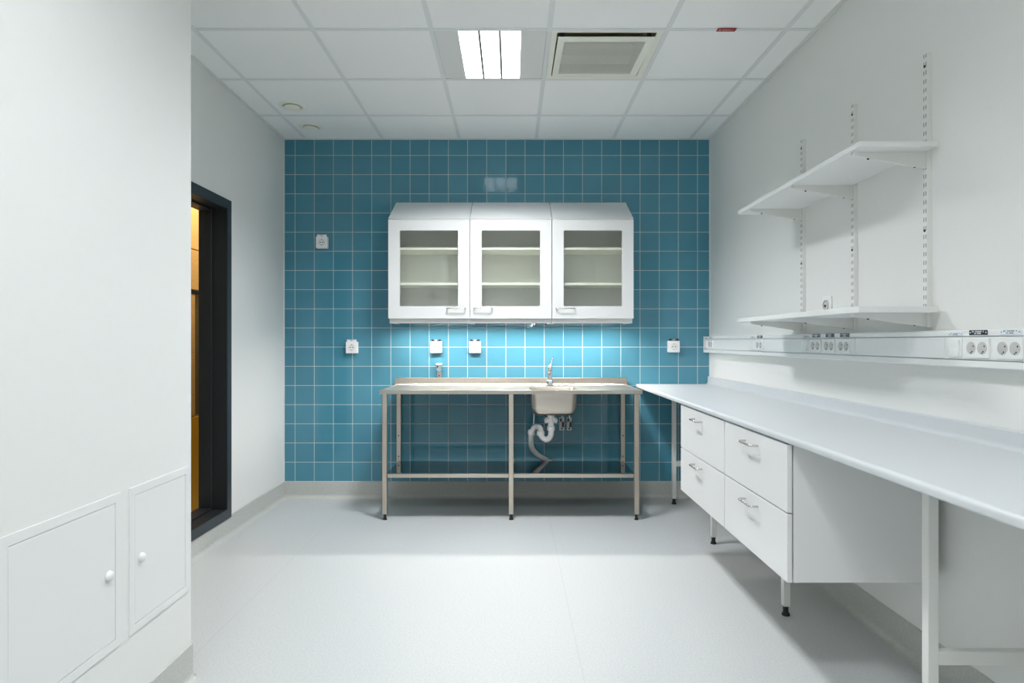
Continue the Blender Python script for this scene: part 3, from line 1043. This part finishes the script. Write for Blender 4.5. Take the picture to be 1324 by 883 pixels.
def trunk_switch(y, label):
    zc = (ZG0 + ZG1) / 2 + 0.001
    t = thing('rocker_switch', (TF, y, zc), label, 'switch', 'rocker switches in the cable trunking')
    MB().box(TF - 0.004, TF + 0.0002, y - 0.030, y + 0.030, zc - 0.033, zc + 0.033, 0.0015).build('cover', M['white'], t)
    MB().prism([(TF - 0.003, zc - 0.026), (TF - 0.011, zc - 0.026), (TF - 0.0075, zc), (TF - 0.009, zc + 0.026), (TF - 0.003, zc + 0.026)], 'y', y - 0.022, y + 0.022).build('rocker', M['white'], t, 0)
    trunk_label(y, 0.066, M['label_white'], M['ink'], t, 1.2445, 0.011)
    return t


trunk_switch(4.785, 'white rocker switch in the trunking at the tiled corner')
trunk_switch(3.865, 'white rocker switch in the trunking left of the lone double socket')
trunk_switch(3.160, 'white rocker switch in the trunking left of the three double sockets')
trunk_switch(2.095, 'nearest white rocker switch, in the trunking below the right end of the shelves')

# ================================================================== SHELVING ON THE RIGHT WALL
UB, UT = 1.277, 2.290
UY = (2.3045, 2.796, 3.287)
UW = 0.025
LBL = ('nearest slotted white wall upright, at the near end of the shelves', 'slotted white wall upright in the middle of the three', 'slotted white wall upright furthest back, nearest the blue tiles')


def upright(y, label):
    t = thing('shelf_upright', (XR, y, UB), label, 'shelf upright', 'slotted uprights of the wall shelves')
    MB().prism([(XR, y - UW / 2), (XR - 0.018, y - UW / 2), (XR - 0.018, y + UW / 2), (XR, y + UW / 2)], 'z', UB, UT).build('channel', M['slots'], t, 0)
    for zz in (UT - 0.045, 1.636, UB + 0.012):
        MB().cyl((XR - 0.017, y, zz), (XR - 0.0205, y, zz), 0.0048, seg=12).build('screw', M['hole'], t)
    return t


up0 = upright(UY[0], LBL[0])
for yy, ll in zip(UY[1:], LBL[1:]):
    dup(up0, (XR, yy, UB), ll)

SHX = 1.247
for (zt, th, lab, yn) in ((1.9450, 0.019, 'upper long white shelf on the right wall', 2.231), (1.3520, 0.022, 'lower long white shelf on the right wall, just above the trunking', 2.231)):
    o = MB().box(SHX, XR - 0.0195, yn, 3.428, zt - th, zt, 0.0015, 2).build('wall_shelf', M['cab'])
    tag(o, lab, 'shelf', 'white wall shelves')


def bracket(y, zs, label, h=0.060):
    t = thing('shelf_bracket', (XR - 0.018, y, zs - h), label, 'shelf bracket', 'brackets under the wall shelves')
    xw, xf = XR - 0.0185, 1.262
    w = 0.008
    MB().prism([(xw, zs), (xf, zs), (xf, zs - 0.010), (xf + 0.015, zs - 0.014), (xw - 0.03, zs - h + 0.004), (xw, zs - h)], 'y', y - w, y + w).build('arm', M['leg'], t, 0)
    for f in (0.22, 0.86):
        xx = xf + (xw - xf) * f
        zz = zs - 0.012 - (h - 0.014) * f
        MB().cyl((xx, y, zz + 0.006), (xx, y, zz - 0.004), 0.004, seg=12).build('screw', M['hole'], t)
    return t


words = ('nearest', 'middle', 'farthest')
b0 = bracket(UY[0], 1.926, 'white bracket under the upper shelf at the nearest upright')
for k in (1, 2):
    dup(b0, (XR - 0.018, UY[k], 1.926 - 0.060), 'white bracket under the upper shelf at the %s upright' % words[k])
b1 = bracket(UY[0], 1.330, 'white bracket under the lower shelf at the nearest upright', 0.050)
for k in (1, 2):
    dup(b1, (XR - 0.018, UY[k], 1.330 - 0.050), 'white bracket under the lower shelf at the %s upright' % words[k])

ws = thing('single_socket', (XR, 3.045, 1.40), 'white round-faced socket on the wall just above the lower shelf', 'wall socket')
MB().box(XR - 0.010, XR, 3.045 - 0.042, 3.045 + 0.042, 1.362, 1.446, 0.003).build('cover', M['white'], ws)
wi = MB().lathe([(0.026, 0.0), (0.0245, 0.004), (0.022, 0.002), (0.021, -0.0008), (0, -0.0008)], (XR - 0.0115, 3.045, 1.402), (-1, 0, 0), 32).build('socket_insert', M['recess'], ws)
MB().cyl((XR - 0.014, 3.051, 1.400), (XR - 0.009, 3.051, 1.400), 0.006, seg=18).build('center_hole', M['hole'], wi)
for a in (-1, 1):
    MB().box(XR - 0.0165, XR - 0.012, 3.028, 3.032, 1.402 + a * 0.018, 1.402 + a * 0.018 + 0.005).build('earth_clip', M['nickel'], wi, 0)

# ================================================================== WORKTOP, LEGS, DRAWERS
WX0, WZ, WT = 0.967, 0.893, 0.027
prof = []
r = 0.0125
for k in range(9):
    a = PI / 2 + PI / 2 * k / 8
    prof.append((WX0 + r + r * math.cos(a), WZ - r + r * math.sin(a)))
for k in range(5):
    a = PI + PI / 2 * k / 4
    prof.append((WX0 + 0.006 + 0.006 * math.cos(a), WZ - WT + 0.006 + 0.006 * math.sin(a)))
prof += [(XR - 0.001, WZ - WT), (XR - 0.001, WZ + 0.056), (XR - 0.004, WZ + 0.060), (XR - 0.016, WZ + 0.060), (XR - 0.020, WZ + 0.056)]
cr = 0.018
for k in range(7):
    a = 0 - PI / 2 * k / 6
    prof.append((XR - 0.021 - cr + cr * math.cos(a), WZ + cr + cr * math.sin(a)))
wt = MB().prism(prof, 'y', 0.75, YB - 0.006).build('worktop', M['bench'], None, 40)
tag(wt, 'long pale grey laminate worktop with rounded edges along the right wall', 'worktop')


def leg_frame(y, label):
    t = thing('bench_leg_frame', (1.35, y, 0), label, 'bench leg frame', 'white leg frames under the worktop')
    lw = 0.030
    for xx in (1.2065, 1.508):
        l = MB().box(xx, xx + lw, y - lw / 2, y + lw / 2, 0.042, WZ - WT - 0.0005, 0.002).build('leg', M['leg'], t)
        foot(xx + lw / 2, y, 0.044, l, 0.0135)
    MB().box(1.2365, 1.508, y - 0.012, y + 0.012, 0.285, 0.325, 0.002).build('lower_rail', M['leg'], t)
    MB().box(1.2365, 1.508, y - 0.012, y + 0.012, 0.834, WZ - WT - 0.0005, 0.002).build('upper_rail', M['leg'], t)
    return t


lf = leg_frame(1.814, 'nearest white leg frame under the worktop, in front of the drawer units')
dup(lf, (1.35, 3.765, 0), 'white leg frame under the worktop just behind the far drawer unit')
dup(lf, (1.35, 4.684, 0), 'white leg frame at the far end of the worktop by the blue tiles')


def drawer_unit(y0, y1, label, shift=0.0):
    t = thing('drawer_unit', (1.24, (y0 + y1) / 2, 0.371), label, 'drawer unit', 'white two-drawer units under the worktop')
    xf, xb = 0.975, 1.490
    zt, zbm, zs = 0.8645, 0.371, 0.615
    c = MB()
    s = 0.016
    c.box(xf + 0.0225, xb, y0, y0 + s, zbm, zt)
    c.box(xf + 0.0225, xb, y1 - s, y1, zbm, zt)
    c.box(xf + 0.0225, xb, y0 + s, y1 - s, zbm, zbm + s)
    c.box(xf + 0.0225, xb, y0 + s, y1 - s, zt - s, zt)
    c.box(xb - s, xb, y0 + s, y1 - s, zbm + s, zt - s)
    c.build('carcass', M['cab'], t, 0)
    ym = (y0 + y1) / 2 + 0.002 + shift
    for (a, b, hz) in ((zs + 0.0025, zt - 0.005, 0.8115), (zbm - 0.001, zs - 0.0025, 0.570)):
        d = MB()
        d.box(xf, xf + 0.018, y0 + 0.0015, y1 - 0.0035, a, b, 0.0015)
        d.box(xf + 0.018, xb - 0.05, y0 + 0.03, y0 + 0.042, a + 0.03, b - 0.05)
        d.box(xf + 0.018, xb - 0.05, y1 - 0.042, y1 - 0.03, a + 0.03, b - 0.05)
        d.box(xf + 0.018, xb - 0.05, y0 + 0.042, y1 - 0.042, a + 0.03, a + 0.04)
        dr_ = d.build('drawer', M['cab'], t, 0)
        bow_handle(dr_, ym - 0.064, ym + 0.064, xf, hz, 0.031, M['nickel'], 'x', 0.0046)
    return t, ym


du2, _ = drawer_unit(2.199, 2.850, 'nearer white two-drawer unit under the worktop, its side panel showing')
lw = 0.030
for xx in (1.2115,):
    l = MB().box(xx, xx + lw, 2.768, 2.798, 0.042, 0.371, 0.002).build('leg', M['leg'], du2)
    foot(xx + lw / 2, 2.783, 0.044, l, 0.0135)
drawer_unit(2.854, 3.591, 'farther white two-drawer unit under the worktop, towards the blue tiles', 0.022)

# ================================================================== LIGHT, CAMERA, COLOUR
cl = bpy.data.lights.new('corridor_fill', 'AREA')  # added unseen light, brightens the cupboard beyond the opening
cl.shape = 'RECTANGLE'
cl.size, cl.size_y = 0.12, 1.2
cl.energy = 17
cl.color = (1.0, 0.95, 0.84)
co = bpy.data.objects.new('corridor_fill', cl)
co.location = (-2.13, 4.3, ZC)
COL.objects.link(co)

w = bpy.data.worlds.new('World')
w.use_nodes = True
w.node_tree.nodes['Background'].inputs[0].default_value = (0.02, 0.02, 0.02, 1)
w.node_tree.nodes['Background'].inputs[1].default_value = 0.2
SC.world = w

cam = bpy.data.cameras.new('Camera')
cam.sensor_width = 36.0
cam.sensor_fit = 'HORIZONTAL'
cam.lens = F / 1324.0 * 36.0
cam.clip_start = 0.02
cam_o = bpy.data.objects.new('Camera', cam)
cam_o.location = (0, 0, CH)
cam_o.rotation_euler = (PI / 2, 0, 0)
COL.objects.link(cam_o)
SC.camera = cam_o

vs = SC.view_settings
SC.display_settings.display_device = 'sRGB'
vs.view_transform = 'Standard'
vs.look = 'None'
vs.gamma = 1.0
vs.use_curve_mapping = False
vs.exposure = 0.62
SC.cycles.max_bounces = 14
SC.cycles.diffuse_bounces = 7
SC.cycles.glossy_bounces = 5
SC.cycles.transparent_max_bounces = 12
SC.cycles.caustics_reflective = False
SC.cycles.caustics_refractive = False
